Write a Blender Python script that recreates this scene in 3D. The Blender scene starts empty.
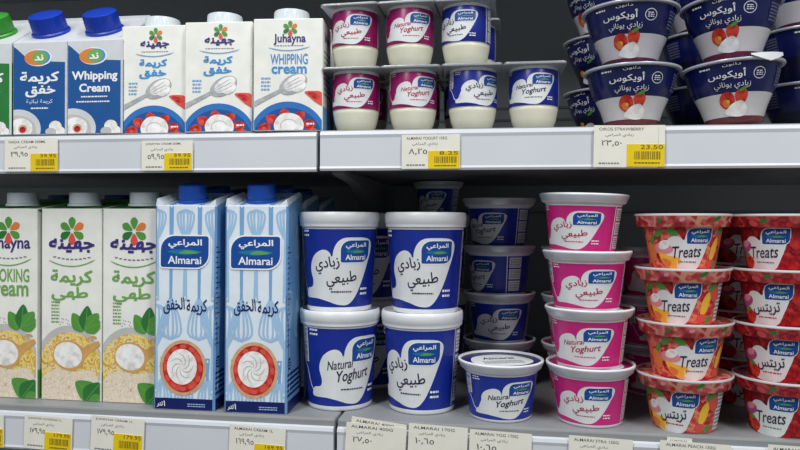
import bpy, bmesh, math, random
from mathutils import Vector, Matrix
random.seed(7)
C = bpy.context.scene.collection
SC = bpy.context.scene

# ------------------------------------------------------------------ camera, world, light, exposure
F = 680.0
THETA = math.radians(8.24); PITCH = math.radians(0.25); ROLL = 0.0046
CAM = Vector((0.0, -0.6235, 0.1867))
RCAM = (Matrix.Rotation(THETA, 3, 'Z') @ Matrix.Rotation(math.pi/2 - PITCH, 3, 'X') @ Matrix.Rotation(ROLL, 3, 'Z'))
cd = bpy.data.cameras.new('camera'); cam = bpy.data.objects.new('camera', cd); C.objects.link(cam)
cd.sensor_width = 36.0; cd.lens = F/800*36; cd.clip_start = 0.02; cd.clip_end = 50
cam.matrix_world = Matrix.Translation(CAM) @ RCAM.to_4x4()
SC.camera = cam

w = bpy.data.worlds.new('world'); SC.world = w; w.use_nodes = True
bg = w.node_tree.nodes['Background']
bg.inputs[0].default_value = (0.86, 0.93, 1.0, 1); bg.inputs[1].default_value = 0.24

def area(name, loc, aim, sx, sy, power, col):
    l = bpy.data.lights.new(name, 'AREA'); l.shape = 'RECTANGLE'; l.size = sx; l.size_y = sy
    l.energy = power; l.color = col
    o = bpy.data.objects.new(name, l); C.objects.link(o); o.location = loc
    d = Vector(aim) - Vector(loc)
    o.rotation_euler = d.to_track_quat('-Z', 'Y').to_euler()
    return o
area('ceiling_tube_light', (-0.55, -0.9, 1.6), (-0.1, 0.0, 0.15), 0.25, 1.8, 26, (0.98, 0.99, 1.0))
area('ceiling_tube_light', (0.75, -1.0, 1.6), (0.1, 0.0, 0.15), 0.25, 1.8, 23, (0.98, 0.99, 1.0))
SC.view_settings.view_transform = 'Standard'; SC.view_settings.look = 'None'
SC.view_settings.gamma = 1; SC.view_settings.use_curve_mapping = False
SC.view_settings.exposure = 0.0

# ------------------------------------------------------------------ helpers
def at(px, py, Y):
    """the world point at depth Y seen in the photograph at px, py"""
    d = RCAM @ Vector(((px-400)/F, (225-py)/F, -1.0))
    return CAM + d*((Y - CAM.y)/d.y)

def lin(c):
    c /= 255.0
    return c/12.92 if c <= 0.04045 else ((c+0.055)/1.055)**2.4
def rgb(t): return (lin(t[0]), lin(t[1]), lin(t[2]), 1)

MC = {}
def mat(name, col, rough=0.45, spec=0.4, metal=0.0, var=0.05, scale=60, trans=0.0, alpha=1.0):
    if name in MC: return MC[name]
    m = bpy.data.materials.new(name); m.use_nodes = True; nt = m.node_tree
    p = nt.nodes['Principled BSDF']
    p.inputs['Roughness'].default_value = rough
    p.inputs['Specular IOR Level'].default_value = spec
    p.inputs['Metallic'].default_value = metal
    p.inputs['Transmission Weight'].default_value = trans
    p.inputs['Alpha'].default_value = alpha
    c = rgb(col)
    tc = nt.nodes.new('ShaderNodeTexCoord'); n = nt.nodes.new('ShaderNodeTexNoise')
    n.inputs['Scale'].default_value = scale; n.inputs['Detail'].default_value = 3
    nt.links.new(tc.outputs['Object'], n.inputs['Vector'])
    r = nt.nodes.new('ShaderNodeValToRGB')
    r.color_ramp.elements[0].position = 0.3; r.color_ramp.elements[1].position = 0.7
    r.color_ramp.elements[0].color = tuple(x*(1-var) for x in c[:3])+(1,)
    r.color_ramp.elements[1].color = tuple(min(1, x*(1+var)) for x in c[:3])+(1,)
    nt.links.new(n.outputs['Fac'], r.inputs['Fac']); nt.links.new(r.outputs['Color'], p.inputs['Base Color'])
    MC[name] = m
    return m
def blotch(name, cols, scale=90, rough=0.4, kind='noise', distort=0.6, spec=0.4):
    """printed food picture: patches of several colours"""
    if name in MC: return MC[name]
    m = bpy.data.materials.new(name); m.use_nodes = True; nt = m.node_tree
    p = nt.nodes['Principled BSDF']; p.inputs['Roughness'].default_value = rough
    p.inputs['Specular IOR Level'].default_value = spec
    tc = nt.nodes.new('ShaderNodeTexCoord')
    if kind == 'noise':
        n = nt.nodes.new('ShaderNodeTexNoise'); n.inputs['Detail'].default_value = 2
        n.inputs['Distortion'].default_value = distort; out = n.outputs['Fac']; lo, hi = 0.32, 0.68
    else:
        n = nt.nodes.new('ShaderNodeTexVoronoi'); n.feature = 'SMOOTH_F1'; n.inputs['Smoothness'].default_value = 0.35; out = n.outputs['Color']; lo, hi = 0.25, 0.75
    n.inputs['Scale'].default_value = scale
    nt.links.new(tc.outputs['Object'], n.inputs['Vector'])
    r = nt.nodes.new('ShaderNodeValToRGB'); cr = r.color_ramp
    while len(cr.elements) < len(cols): cr.elements.new(0.5)
    for i, c in enumerate(cols):
        cr.elements[i].position = lo + (hi-lo)*i/(len(cols)-1); cr.elements[i].color = rgb(c)
    nt.links.new(out, r.inputs['Fac']); nt.links.new(r.outputs['Color'], p.inputs['Base Color'])
    MC[name] = m
    return m

# inks and stuffs
WHITE = mat('white_plastic', (232, 234, 236), 0.35, 0.5)
INKW = mat('white_ink', (240, 241, 242), 0.4)
PALEW = mat('heart_white_ink', (226, 228, 228), 0.4)
TUBBLUE = mat('tub_blue_ink', (20, 44, 146), 0.3, 0.5)
CUPBLUE = mat('cup_blue_ink', (26, 52, 160), 0.3, 0.5)
POTBLUE = mat('pot_blue_ink', (30, 46, 150), 0.3, 0.5)
PINK = mat('pink_ink', (216, 40, 134), 0.3, 0.5)
MAGENTA = mat('magenta_ink', (158, 22, 102), 0.3, 0.5)
NAVY = mat('navy_ink', (18, 30, 96), 0.35)
DARKINK = mat('dark_text_ink', (30, 30, 62), 0.5)
WINE = mat('wine_text_ink', (176, 28, 74), 0.5)
PURPLE = mat('purple_text_ink', (58, 46, 118), 0.5)
LOGOBLUE = mat('logo_blue_ink', (20, 72, 150), 0.35)
LOGOTEAL = mat('logo_teal_ink', (24, 118, 158), 0.35)
LOGOGREEN = mat('logo_green_ink', (96, 158, 84), 0.4)
GREYINK = mat('grey_text_ink', (120, 122, 130), 0.5)
CREAMY = mat('creamy_yoghurt_plastic', (232, 230, 208), 0.3, 0.5)
CARDWHITE = mat('carton_white_board', (236, 236, 228), 0.4)
CARDPALE = mat('carton_pale_blue_board', (222, 232, 240), 0.35)
SKY = mat('whisk_blue_ink', (158, 194, 226), 0.35)
SKYD = mat('whisk_mid_blue_ink', (120, 166, 212), 0.35)
SIDEBLUE = mat('carton_side_blue_board', (112, 160, 208), 0.35)
GREEN = mat('leaf_green_ink', (84, 150, 62), 0.4)
DGREEN = mat('dark_green_ink', (46, 116, 54), 0.4)
LGREEN = mat('light_green_text_ink', (112, 166, 84), 0.5)
ORANGE = mat('orange_ink', (222, 128, 62), 0.4)
CORAL = mat('coral_ink', (222, 84, 74), 0.4)
REDBERRY = blotch('strawberry_ink', [(150, 24, 22), (200, 44, 36), (222, 84, 60)], 160)
CREAM = blotch('whipped_cream_ink', [(214, 210, 206), (240, 238, 234), (250, 250, 248)], 120)
CRUST = mat('pie_crust_ink', (206, 166, 128), 0.5, var=0.15, scale=200)
PASTA = blotch('pasta_ink', [(196, 150, 52), (236, 200, 96), (244, 224, 150), (206, 160, 60), (240, 212, 120)], 120, distort=1)
CHEESE = blotch('grated_cheese_ink', [(196, 168, 132), (238, 226, 206), (226, 206, 176), (246, 240, 228)], 240, distort=2)
BOWLGREY = mat('bowl_grey_ink', (190, 190, 186), 0.5)
WOOD = mat('wooden_spoon_ink', (212, 164, 96), 0.5, var=0.12)
SPOONGREY = mat('whisk_grey_ink', (172, 174, 178), 0.5, var=0.15, scale=200)
BOWLBLUE = mat('bowl_blue_ink', (46, 112, 186), 0.4)
CYAN = mat('cyan_text_ink', (62, 144, 206), 0.5)
NADABLUE = mat('carton_blue_ink', (28, 84, 148), 0.35)
NADAGREEN = mat('carton_green_ink', (44, 122, 58), 0.35)
NADAWHITE = mat('carton_gloss_white_board', (206, 210, 212), 0.3)
CAPBLUE = mat('blue_cap_plastic', (16, 76, 172), 0.35, 0.5)
CAPDBLUE = mat('deep_blue_cap_plastic', (16, 58, 176), 0.35, 0.5)
CAPNAVY = mat('navy_cap_plastic', (22, 42, 130), 0.35, 0.5)
CAPWHITE = mat('white_cap_plastic', (214, 222, 226), 0.35, 0.5)
CAPGREEN = mat('green_cap_plastic', (58, 150, 52), 0.35, 0.5)
FOILRIM = mat('silver_lid_rim', (205, 208, 214), 0.28, 0.6, metal=0.25)
FOIL = mat('foil_lid', (200, 204, 210), 0.3, 0.6, metal=0.5)
LIDNAVY = mat('lid_navy_ink', (20, 30, 92), 0.35)
LIDPINK = mat('lid_pink_ink', (160, 30, 100), 0.35)
CLEAR = mat('clear_square_lid_plastic', (176, 180, 182), 0.2, 0.5, trans=0.35)
PEACHBG = blotch('peach_picture_ink', [(140, 20, 34), (184, 34, 46), (216, 84, 84), (240, 150, 110), (208, 70, 70), (168, 26, 40)], 80, distort=0.3)
PEACHLID = blotch('peach_lid_picture_ink', [(164, 36, 44), (198, 66, 68), (222, 124, 118), (238, 176, 142), (206, 84, 82), (176, 42, 50)], 60, distort=0.3, rough=0.2)
REDBG = blotch('strawberry_picture_ink', [(70, 8, 16), (130, 12, 28), (168, 22, 38), (110, 10, 24), (186, 44, 52)], 75, distort=0.3)
REDLID = blotch('strawberry_lid_picture_ink', [(124, 18, 28), (172, 36, 46), (212, 94, 92), (156, 22, 36), (190, 62, 64)], 60, distort=0.3, rough=0.2)
ROSE = mat('rose_ink', (206, 76, 84), 0.4, var=0.12)
FRUITRED = blotch('dark_strawberry_ink', [(110, 14, 22), (168, 24, 34), (196, 52, 48)], 160)
YELLOWFRUIT = mat('peach_slice_ink', (242, 186, 60), 0.4, var=0.12)
PINKBOWL = mat('pink_bowl_ink', (226, 140, 150), 0.4)
LILACBOWL = mat('lilac_bowl_ink', (168, 76, 130), 0.4)
GREEKBLUE = mat('greek_blue_ink', (19, 27, 84), 0.22, 0.6)
CLEARWHITE = mat('yoghurt_in_clear_cup', (216, 212, 212), 0.14, 0.6)
SHADECUP = mat('shade_darkened_cup_plastic', (16, 20, 52), 0.25, 0.5)  # shade of the rear stacks painted into the cup colour
JAM = mat('jam_in_clear_cup', (112, 48, 58), 0.14, 0.6, var=0.15)
STEEL = mat('painted_shelf_steel', (140, 142, 143), 0.45, 0.4, var=0.06, scale=18)
STEELD = mat('grey_shelf_steel', (120, 122, 122), 0.5, 0.4, var=0.06, scale=14)
BACK = mat('dark_back_panel', (152, 156, 158), 0.6, 0.3, var=0.08, scale=6)
RAIL = mat('white_price_rail', (210, 213, 219), 0.35, 0.45, var=0.03, scale=9)
SEAM = mat('rail_seam', (120, 120, 122), 0.6)
TAGPAPER = mat('tag_paper', (231, 228, 215), 0.6, 0.2, var=0.03)
TAGYELLOW = mat('tag_yellow_sticker', (232, 200, 16), 0.5, 0.3)
TAGINK = mat('tag_print_ink', (86, 86, 84), 0.6)
TAGOLIVE = mat('sticker_print_ink', (120, 98, 20), 0.6)
FLOORM = mat('floor_tile', (150, 148, 142), 0.4, 0.4, var=0.08, scale=3)

# --- Arabic letters joined by their presentation forms, written right to left
AR = {'ا': (0xFE8D, 0xFE8E), 'أ': (0xFE83, 0xFE84), 'ب': (0xFE8F,), 'ة': (0xFE93, 0xFE94), 'ت': (0xFE95,), 'ج': (0xFE9D,), 'خ': (0xFEA5,),
      'د': (0xFEA9, 0xFEAA), 'ر': (0xFEAD, 0xFEAE), 'ز': (0xFEAF, 0xFEB0), 'س': (0xFEB1,), 'ط': (0xFEC1,), 'ع': (0xFEC9,),
      'ف': (0xFED1,), 'ق': (0xFED5,), 'ك': (0xFED9,), 'ل': (0xFEDD,), 'م': (0xFEE1,), 'ن': (0xFEE5,), 'ه': (0xFEE9,),
      'و': (0xFEED, 0xFEEE), 'ي': (0xFEF1,)}
def arab(s):
    out = []
    for i, ch in enumerate(s):
        if ch not in AR: out.append(ch); continue
        f = AR[ch]; dual = len(f) == 1
        prev = i > 0 and s[i-1] in AR and len(AR[s[i-1]]) == 1
        nxt = dual and i+1 < len(s) and s[i+1] in AR
        if dual: out.append(chr(f[0] + (3 if prev and nxt else 2 if nxt else 1 if prev else 0)))
        else: out.append(chr(f[1] if prev else f[0]))
    return ''.join(reversed(out))

def smooth_poly(pts, n=4):
    out = []; L = len(pts)
    for i in range(L):
        p0, p1, p2, p3 = (Vector(pts[(i+k) % L]) for k in (-1, 0, 1, 2))
        for j in range(n):
            t = j/n
            out.append(tuple(0.5*((2*p1)+(p2-p0)*t+(2*p0-5*p1+4*p2-p3)*t*t+(3*p1-p0-3*p2+p3)*t**3)))
    return out
def ell(cx, cy, rx, ry, rot=0, n=28, a0=0, a1=360):
    r = math.radians(rot); o = []
    k = n if a1-a0 >= 360 else n+1
    for i in range(k):
        a = math.radians(a0 + (a1-a0)*i/n); x, y = rx*math.cos(a), ry*math.sin(a)
        o.append((cx + x*math.cos(r)-y*math.sin(r), cy + x*math.sin(r)+y*math.cos(r)))
    return o
def rrect(x0, y0, x1, y1, bl, br, tr, tl, n=6):
    o = []
    for cx, cy, r, a in ((x0+bl, y0+bl, bl, 180), (x1-br, y0+br, br, 270), (x1-tr, y1-tr, tr, 0), (x0+tl, y1-tl, tl, 90)):
        for i in range(n+1):
            t = math.radians(a+90*i/n); o.append((cx+r*math.cos(t), cy+r*math.sin(t)))
    return o

TXT = {}
def glyphs(s, bold, shear):
    cu = bpy.data.curves.new('writing', 'FONT'); cu.body = s; cu.offset = bold; cu.shear = shear; cu.resolution_u = 3
    o = bpy.data.objects.new('writing', cu)
    me = bpy.data.meshes.new_from_object(o)
    vs = [(v.co.x, v.co.y, 0.0) for v in me.vertices]; fs = [tuple(p.vertices) for p in me.polygons]
    bpy.data.objects.remove(o); bpy.data.curves.remove(cu); bpy.data.meshes.remove(me)
    return vs, fs
GL = {}
def glyph(ch):
    """one Arabic letter form and its advance"""
    if ch not in GL:
        a = glyphs(ch, 0.01 if 0x660 <= ord(ch) <= 0x669 else 0, 0) if ch != ' ' else ([], [])
        bar = glyphs('|', 0, 0)[0]; two = glyphs(ch+'|', 0, 0)[0]
        GL[ch] = (a[0], a[1], max(v[0] for v in two)-max(v[0] for v in bar))
    return GL[ch]
def text_mesh(s, bold, shear):
    k = (s, bold, shear)
    if k in TXT: return TXT[k]
    if any(ord(c) > 0x600 for c in s):
        vs = []; fs = []
        sh = [(0, 0)] if bold <= 0 else [(-bold, -bold), (bold, bold), (-bold, bold), (bold, -bold)]
        for n, (dx, dy) in enumerate(sh):
            x = 0.0
            for i, ch in enumerate(s):
                gv, gf, adv = glyph(ch); o = len(vs)
                vs += [(v[0]+x+dx, v[1]+dy, 0.06*(i % 2)+0.12*n) for v in gv]; fs += [tuple(q+o for q in f) for f in gf]
                x += adv
        TXT[k] = (vs, fs)
    else: TXT[k] = glyphs(s, bold, shear)
    return TXT[k]

class Art:
    """flat print in millimetres: x along the surface, y up, z = ink layer"""
    def __init__(s): s.bm = bmesh.new(); s.mats = []; s.n = 0
    def mi(s, m):
        if m not in s.mats: s.mats.append(m)
        return s.mats.index(m)
    def poly(s, pts, m, lay=1):
        s.n += 1; lay += 0.012*(s.n % 60)
        a = sum(p[0]*q[1]-q[0]*p[1] for p, q in zip(pts, pts[1:]+pts[:1]))
        if a < 0: pts = pts[::-1]
        f = s.bm.faces.new([s.bm.verts.new((x, y, lay)) for x, y in pts]); f.material_index = s.mi(m)
        if len(pts) > 4: bmesh.ops.triangulate(s.bm, faces=[f])
    def rect(s, x0, y0, x1, y1, m, lay=1):
        f = s.bm.faces.new([s.bm.verts.new((x, y, lay)) for x, y in ((x0, y0), (x1, y0), (x1, y1), (x0, y1))]); f.material_index = s.mi(m)
    def stroke(s, pts, wd, m, lay=1):
        s.n += 1; lay += 0.012*(s.n % 60)
        n = len(pts); L = []; R = []
        for i, p in enumerate(pts):
            a = pts[max(0, i-1)]; b = pts[min(n-1, i+1)]
            dx, dy = b[0]-a[0], b[1]-a[1]; d = math.hypot(dx, dy) or 1
            ww = wd[i] if isinstance(wd, (list, tuple)) else wd
            nx, ny = -dy/d*ww/2, dx/d*ww/2
            L.append(s.bm.verts.new((p[0]+nx, p[1]+ny, lay))); R.append(s.bm.verts.new((p[0]-nx, p[1]-ny, lay)))
        k = s.mi(m)
        for i in range(n-1):
            f = s.bm.faces.new((R[i], R[i+1], L[i+1], L[i])); f.material_index = k
    def text(s, t, x0, y0, x1, y1, m, lay=3, bold=0.0, shear=0.0, rot=0, ar=False):
        if ar: t = arab(t)
        vs, fs = text_mesh(t, bold, shear)
        if not vs: return
        ax = min(v[0] for v in vs); bx = max(v[0] for v in vs); ay = min(v[1] for v in vs); by = max(v[1] for v in vs)
        cx, cy = (x0+x1)/2, (y0+y1)/2; r = math.radians(rot); k = s.mi(m); nv = []
        for x, y, dz in vs:
            X = (x-ax)/(bx-ax)*(x1-x0)+x0-cx; Y = (y-ay)/max(1e-6, by-ay)*(y1-y0)+y0-cy
            nv.append(s.bm.verts.new((cx+X*math.cos(r)-Y*math.sin(r), cy+X*math.sin(r)+Y*math.cos(r), lay+dz)))
        for f in fs:
            try: s.bm.faces.new([nv[i] for i in f]).material_index = k
            except ValueError: pass
    def lines(s, x0, y0, x1, y1, n, m, lay=3, fill=0.45):
        """fine print too small to read"""
        st = (y1-y0)/n; rr = random.Random(int(x0*13+y0*7+n))
        for i in range(n):
            y = y1-st*(i+0.75); x = x0
            while x < x1-0.3:
                e = min(x1, x+rr.uniform(1.2, 3.2)); s.rect(x, y, e, y+st*fill, m, lay); x = e+0.6
    def barcode(s, x0, y0, x1, y1, horiz=True, lay=3):
        s.rect(x0, y0, x1, y1, INKW, lay-1); rr = random.Random(5); p = y0+0.8 if horiz else x0+0.8
        e = (y1 if horiz else x1)-0.8
        while p < e-0.6:
            q = p+rr.uniform(0.3, 0.8)
            if horiz: s.rect(x0+0.8, p, x1-0.8, q, DARKINK, lay)
            else: s.rect(p, y0+0.8, q, y1-0.8, DARKINK, lay)
            p = q+rr.uniform(0.4, 0.9)
    def clip(s, x0, y0, x1, y1):
        for co, no in (((x0, 0, 0), (-1, 0, 0)), ((x1, 0, 0), (1, 0, 0)), ((0, y0, 0), (0, -1, 0)), ((0, y1, 0), (0, 1, 0))):
            bmesh.ops.bisect_plane(s.bm, geom=s.bm.verts[:]+s.bm.edges[:]+s.bm.faces[:], plane_co=co, plane_no=no, clear_outer=True)
    def cut(s, step=3.0, ystep=None):
        xs = [v.co.x for v in s.bm.verts]
        if not xs: return
        x = math.floor(min(xs)/step)*step
        while x < max(xs):
            bmesh.ops.bisect_plane(s.bm, geom=s.bm.verts[:]+s.bm.edges[:]+s.bm.faces[:], plane_co=(x, 0, 0), plane_no=(1, 0, 0)); x += step
        if ystep:
            ys = [v.co.y for v in s.bm.verts]; y = math.floor(min(ys)/ystep)*ystep
            while y < max(ys):
                bmesh.ops.bisect_plane(s.bm, geom=s.bm.verts[:]+s.bm.edges[:]+s.bm.faces[:], plane_co=(0, y, 0), plane_no=(0, 1, 0)); y += ystep
    def apply(s, fn):
        for v in s.bm.verts: v.co = fn(v.co.x, v.co.y, v.co.z)

class MB:
    """collects shapes, links them as one mesh object (metres)"""
    def __init__(s): s.bm = bmesh.new(); s.mats = []
    def mi(s, m):
        if m not in s.mats: s.mats.append(m)
        return s.mats.index(m)
    def art(s, a):
        idx = [s.mi(m) for m in a.mats]
        for f in a.bm.faces: f.material_index = idx[f.material_index]
        me = bpy.data.meshes.new('t'); a.bm.to_mesh(me); s.bm.from_mesh(me); bpy.data.meshes.remove(me); a.bm.free()
    def lathe(s, prof, mats, seg=64, scale=0.001, close_bottom=True, close_top=False, k_=1.0):
        """prof: (r, z) in mm; mats: one material per span"""
        rings = []
        for r, z in prof:
            ring = []
            for i in range(seg):
                t = 2*math.pi*i/seg; rr = r*k_
                ring.append(s.bm.verts.new((rr*math.sin(t)*scale, -rr*math.cos(t)*scale, z*scale)))
            rings.append(ring)
        for j in range(len(rings)-1):
            k = s.mi(mats[j] if isinstance(mats, list) else mats)
            for i in range(seg):
                f = s.bm.faces.new((rings[j][i], rings[j][(i+1) % seg], rings[j+1][(i+1) % seg], rings[j+1][i])); f.material_index = k; f.smooth = True
        m0 = mats[0] if isinstance(mats, list) else mats; m1 = mats[-1] if isinstance(mats, list) else mats
        if close_bottom: s.bm.faces.new(rings[0][::-1]).material_index = s.mi(m0)
        if close_top: s.bm.faces.new(rings[-1]).material_index = s.mi(m1)
    def hull(s, rings, m, mtop=None, mbot=None):
        """loft of closed rings of points; caps both ends"""
        rv = [[s.bm.verts.new(p) for p in r] for r in rings]; n = len(rv[0]); k = s.mi(m)
        for j in range(len(rv)-1):
            for i in range(n):
                s.bm.faces.new((rv[j][i], rv[j][(i+1) % n], rv[j+1][(i+1) % n], rv[j+1][i])).material_index = k
        s.bm.faces.new(rv[0][::-1]).material_index = s.mi(mbot or m)
        s.bm.faces.new(rv[-1]).material_index = s.mi(mtop or m)
    def box(s, x0, y0, z0, x1, y1, z1, m, bev=0.0):
        b = bmesh.new(); bmesh.ops.create_cube(b, size=1)
        for v in b.verts: v.co = ((x0+x1)/2+v.co.x*(x1-x0), (y0+y1)/2+v.co.y*(y1-y0), (z0+z1)/2+v.co.z*(z1-z0))
        if bev: bmesh.ops.bevel(b, geom=b.edges[:], offset=bev, segments=2, affect='EDGES', profile=0.5)
        k = s.mi(m)
        for f in b.faces: f.material_index = k
        me = bpy.data.meshes.new('t'); b.to_mesh(me); s.bm.from_mesh(me); bpy.data.meshes.remove(me); b.free()
    def build(s, name, parent=None, smooth=False, angle=None):
        me = bpy.data.meshes.new(name); s.bm.normal_update(); s.bm.to_mesh(me); s.bm.free()
        for m in s.mats: me.materials.append(m)
        if smooth or angle:
            me.polygons.foreach_set('use_smooth', [True]*len(me.polygons))
            if angle: me.set_sharp_from_angle(angle=math.radians(angle))
        o = bpy.data.objects.new(name, me); C.objects.link(o)
        if parent: o.parent = parent
        return o

def empty(name):
    o = bpy.data.objects.new(name, None); C.objects.link(o); o.empty_display_size = 0.02
    return o
def kids(o): return [c for c in o.children]
def copy_tree(o, parent=None):
    c = o.copy(); C.objects.link(c)
    if parent: c.parent = parent
    for ch in list(o.children): copy_tree(ch, c)
    return c
PROTO = {}
def place(key, maker, x, y, z, label, cat, group=None, rz=0.0, rx=0.0, ry=0.0, round_=True):
    if key in PROTO: o = copy_tree(PROTO[key])
    else: o = PROTO[key] = maker()
    if round_ and 'carton' not in cat: rz += math.degrees(math.atan2(-x, 0.6235+y))   # shopper-side of round goods turned to the aisle
    o.location = (x, y, z); o.rotation_euler = (math.radians(rx), math.radians(ry), math.radians(rz))
    o['label'] = label; o['category'] = cat
    if 'group' in o: del o['group']
    if group: o['group'] = group
    return o

# ------------------------------------------------------------------ the setting
ZU = 0.2733; ZL = 0.0; YB = 0.385
def struct(mb, name):
    o = mb.build(name); o['kind'] = 'structure'; return o
b = MB(); b.box(-2.2, YB, -0.9, 1.9, YB+0.03, 1.1, BACK)
for z in (0.335, 0.352, 0.2): b.box(-2.2, YB-0.002, z, 1.9, YB, z+0.003, STEELD)
struct(b, 'wall_back')
b = MB(); b.box(-2.6, -3.0, -0.95, 2.4, 0.6, -0.9, FLOORM); struct(b, 'floor')

SEAM_X = at(318, 150, 0).x
def shelf(x0, x1, ztop, label, lip=0.0385, br=None, dz=0.0, dy=0.0, drop=0.0, high=None):
    t = empty('store_shelf'); t.location = ((x0+x1)/2, 0, ztop+dz)
    h = (x1-x0)/2
    b = MB(); b.box(-h, 0.004+dy, -0.033, h, YB, 0.0, STEEL, 0.002); b.build('shelf_board', t)
    b = MB()
    yf = dy
    # curled price rail: top bead, flat face, bottom bead
    prof = [(0.004, -0.001), (0.001, -0.002), (0.0, -0.005), (0.0008, -0.008), (0.0008, -lip+0.004), (0.0, -lip+0.002), (0.001, -lip), (0.004, -lip)]
    rr = []
    for xx in (-h+0.0006, h-0.0006):
        rr.append([(xx, yf+p[0], p[1]-drop) for p in prof])
    b.hull(rr, RAIL); b.build('price_rail', t)
    if br:
        b = MB(); p = [(0.03, -0.034), (0.10, -0.040), (0.30, -0.095), (YB, -0.12), (YB, -0.034)]
        b.hull([[(xx, yy, zz) for yy, zz in p] for xx in (br-0.0025, br+0.0025)], STEELD)
        # rolled lower flange
        q = [(0.03, -0.036), (0.10, -0.042), (0.30, -0.097), (YB, -0.122)]
        for (ya, za), (yb, zb) in zip(q, q[1:]):
            b.hull([[(br-0.006, ya, za), (br+0.006, ya, za), (br+0.006, ya, za-0.004), (br-0.006, ya, za-0.004)],
                    [(br-0.006, yb, zb), (br+0.006, yb, zb), (br+0.006, yb, zb-0.004), (br-0.006, yb, zb-0.004)]], STEELD)
        b.build('bracket', t)
    if high:
        t.name = high; t['kind'] = 'structure'; return t
    t['label'] = label; t['category'] = 'shelf'; t['group'] = 'steel store shelves'
    return t
XL = at(1.5, 150, 0).x; XR = 1.25
SX2 = at(335, 435, 0).x
shelf(SEAM_X+0.0012, XR, ZU, 'upper steel shelf at right carrying the small yoghurt pots and dark blue bowls', br=-(XR-SEAM_X)/2+0.012)
shelf(SEAM_X-0.92, SEAM_X-0.0012, ZU, 'upper steel shelf at left carrying the short cream cartons', dz=-0.0008)
shelf(SX2+0.0012, XR, ZL, 'lower steel shelf at right carrying tubs, cups and fruit yoghurts', drop=0.006)
shelf(SX2-0.9, SX2-0.0012, ZL, 'lower steel shelf at left carrying the tall cream cartons', drop=0.006)
shelf(SEAM_X-0.92, SEAM_X-0.0012, ZU+0.30, '', high='unseen_shelf_1')  # unseen next shelves up, added for the shade they cast on the upper bay
shelf(SEAM_X+0.0012, XR, ZU+0.30, '', high='unseen_shelf_2')

# ------------------------------------------------------------------ shared print designs
def logo_art(a, x0, y0, x1, y1, edge=True, lay=3):
    w_, h_ = x1-x0, y1-y0; r = min(w_, h_)
    def sh(g): return rrect(x0-g, y0-g, x1+g, y1+g, 0.08*r+g, 0.42*r+g, 0.08*r+g, 0.45*r+g)
    if edge: a.poly(sh(h_*0.045), INKW, lay-0.5)
    a.poly(sh(0), LOGOBLUE, lay)
    a.poly(smooth_poly([(x0+w_*.14, y0+h_*.50), (x0+w_*.5, y0+h_*.40), (x0+w_*.86, y0+h_*.50), (x0+w_*.5, y0+h_*.58)]), LOGOTEAL, lay+0.5)
    a.poly(smooth_poly([(x0+w_*.38, y0+h_*.46), (x0+w_*.55, y0+h_*.55), (x0+w_*.8, y0+h_*.47), (x0+w_*.56, y0+h_*.43)], 3), LOGOGREEN, lay+1)
    a.text('المراعي', x0+w_*.16, y0+h_*.60, x0+w_*.86, y0+h_*.90, INKW, lay+1, 0.02, ar=True)
    a.text('Almarai', x0+w_*.15, y0+h_*.11, x0+w_*.85, y0+h_*.36, INKW, lay+1, 0.015)

HEART = [(57, 288), (58, 260), (67, 230), (86, 210), (107, 206), (124, 220), (131, 249), (134, 214), (147, 182), (172, 163), (215, 160), (262, 163),
         (281, 180), (280, 215), (268, 262), (247, 328), (222, 380), (192, 408), (150, 408), (112, 396), (72, 386), (42, 384), (44, 352), (58, 344), (62, 320)]
def unw(x): return 135*math.asin(max(-1, min(1, (x-177)/140)))/3.75
def dairy(lang, col_text, band, sx, sy, v0, small=False, th=1.0, bar=True):
    """heart label of the plain yoghurts; units of the large tub scaled by sx, sy"""
    a = Art()
    X = lambda px: unw(px)*sx
    Y = lambda py: v0 + ((437-py)/3.75-5)*sy
    a.poly(smooth_poly([(X(x), Y(y)) for x, y in HEART], 3), PALEW, 1)
    if lang == 'ar':
        a.text('زبادي', X(72), Y(292), X(158), Y(232), col_text, 3, 0.010, rot=8, ar=True)
        a.text('طبيعي', X(108), Y(348), X(226), Y(286), col_text, 3, 0.010, rot=6, ar=True)
        a.lines(X(125), Y(366), X(208), Y(354), 1, col_text)
    else:
        a.text('Natural', X(76), Y(278), X(170), Y(244), col_text, 3, 0.008, 0.35, rot=7)
        a.text('Yoghurt', X(108), Y(332), X(238), Y(278), col_text, 3, 0.012, 0.35, rot=7)
        a.lines(X(122), Y(360), X(215), Y(348), 1, col_text)
    a.lines(X(243), Y(378), X(272), Y(342), 2, INKW)
    xr = 46*sx
    a.rect(xr, Y(412), xr+1.0, Y(118), INKW, 1)
    for k in range(3):
        y0 = Y(400)+k*(Y(125)-Y(400))/3; a.rect(xr+3, y0, xr+20*sx+2, y0+(Y(125)-Y(400))/3*0.88, PALEW, 1)
    for k in range(3): a.lines(xr+4, Y(392)+k*(Y(125)-Y(400))/3, xr+19*sx+2, Y(392)+(k+0.7)*(Y(125)-Y(400))/3, 5, GREYINK)
    if bar: a.barcode(-62*sx, Y(260), -52*sx, Y(130))
    a.lines(-48*sx, Y(160), -38*sx, Y(128), 2, INKW)
    a.stroke([(-62*sx, Y(262)), (-56*sx, Y(280)), (-50*sx, Y(345)), (-44*sx, Y(375))], 0.9*sx+0.2, INKW, 1)
    return a, (X(162), Y(252), X(272), Y(171))

def cone_map(prof, rref, a0=0.0, off=0.12, step=0.11):
    def rad(z):
        for (r0, z0), (r1, z1) in zip(prof, prof[1:]):
            if z0 <= z <= z1 and z1 > z0: return r0+(r1-r0)*(z-z0)/(z1-z0)
        return prof[-1][0] if z > prof[-1][1] else prof[0][0]
    def fn(x, y, lay):
        R = rad(y)+off+step*lay; t = x/rref+a0
        return Vector((R*math.sin(t)*0.001, -R*math.cos(t)*0.001, y*0.001))
    return fn

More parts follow.
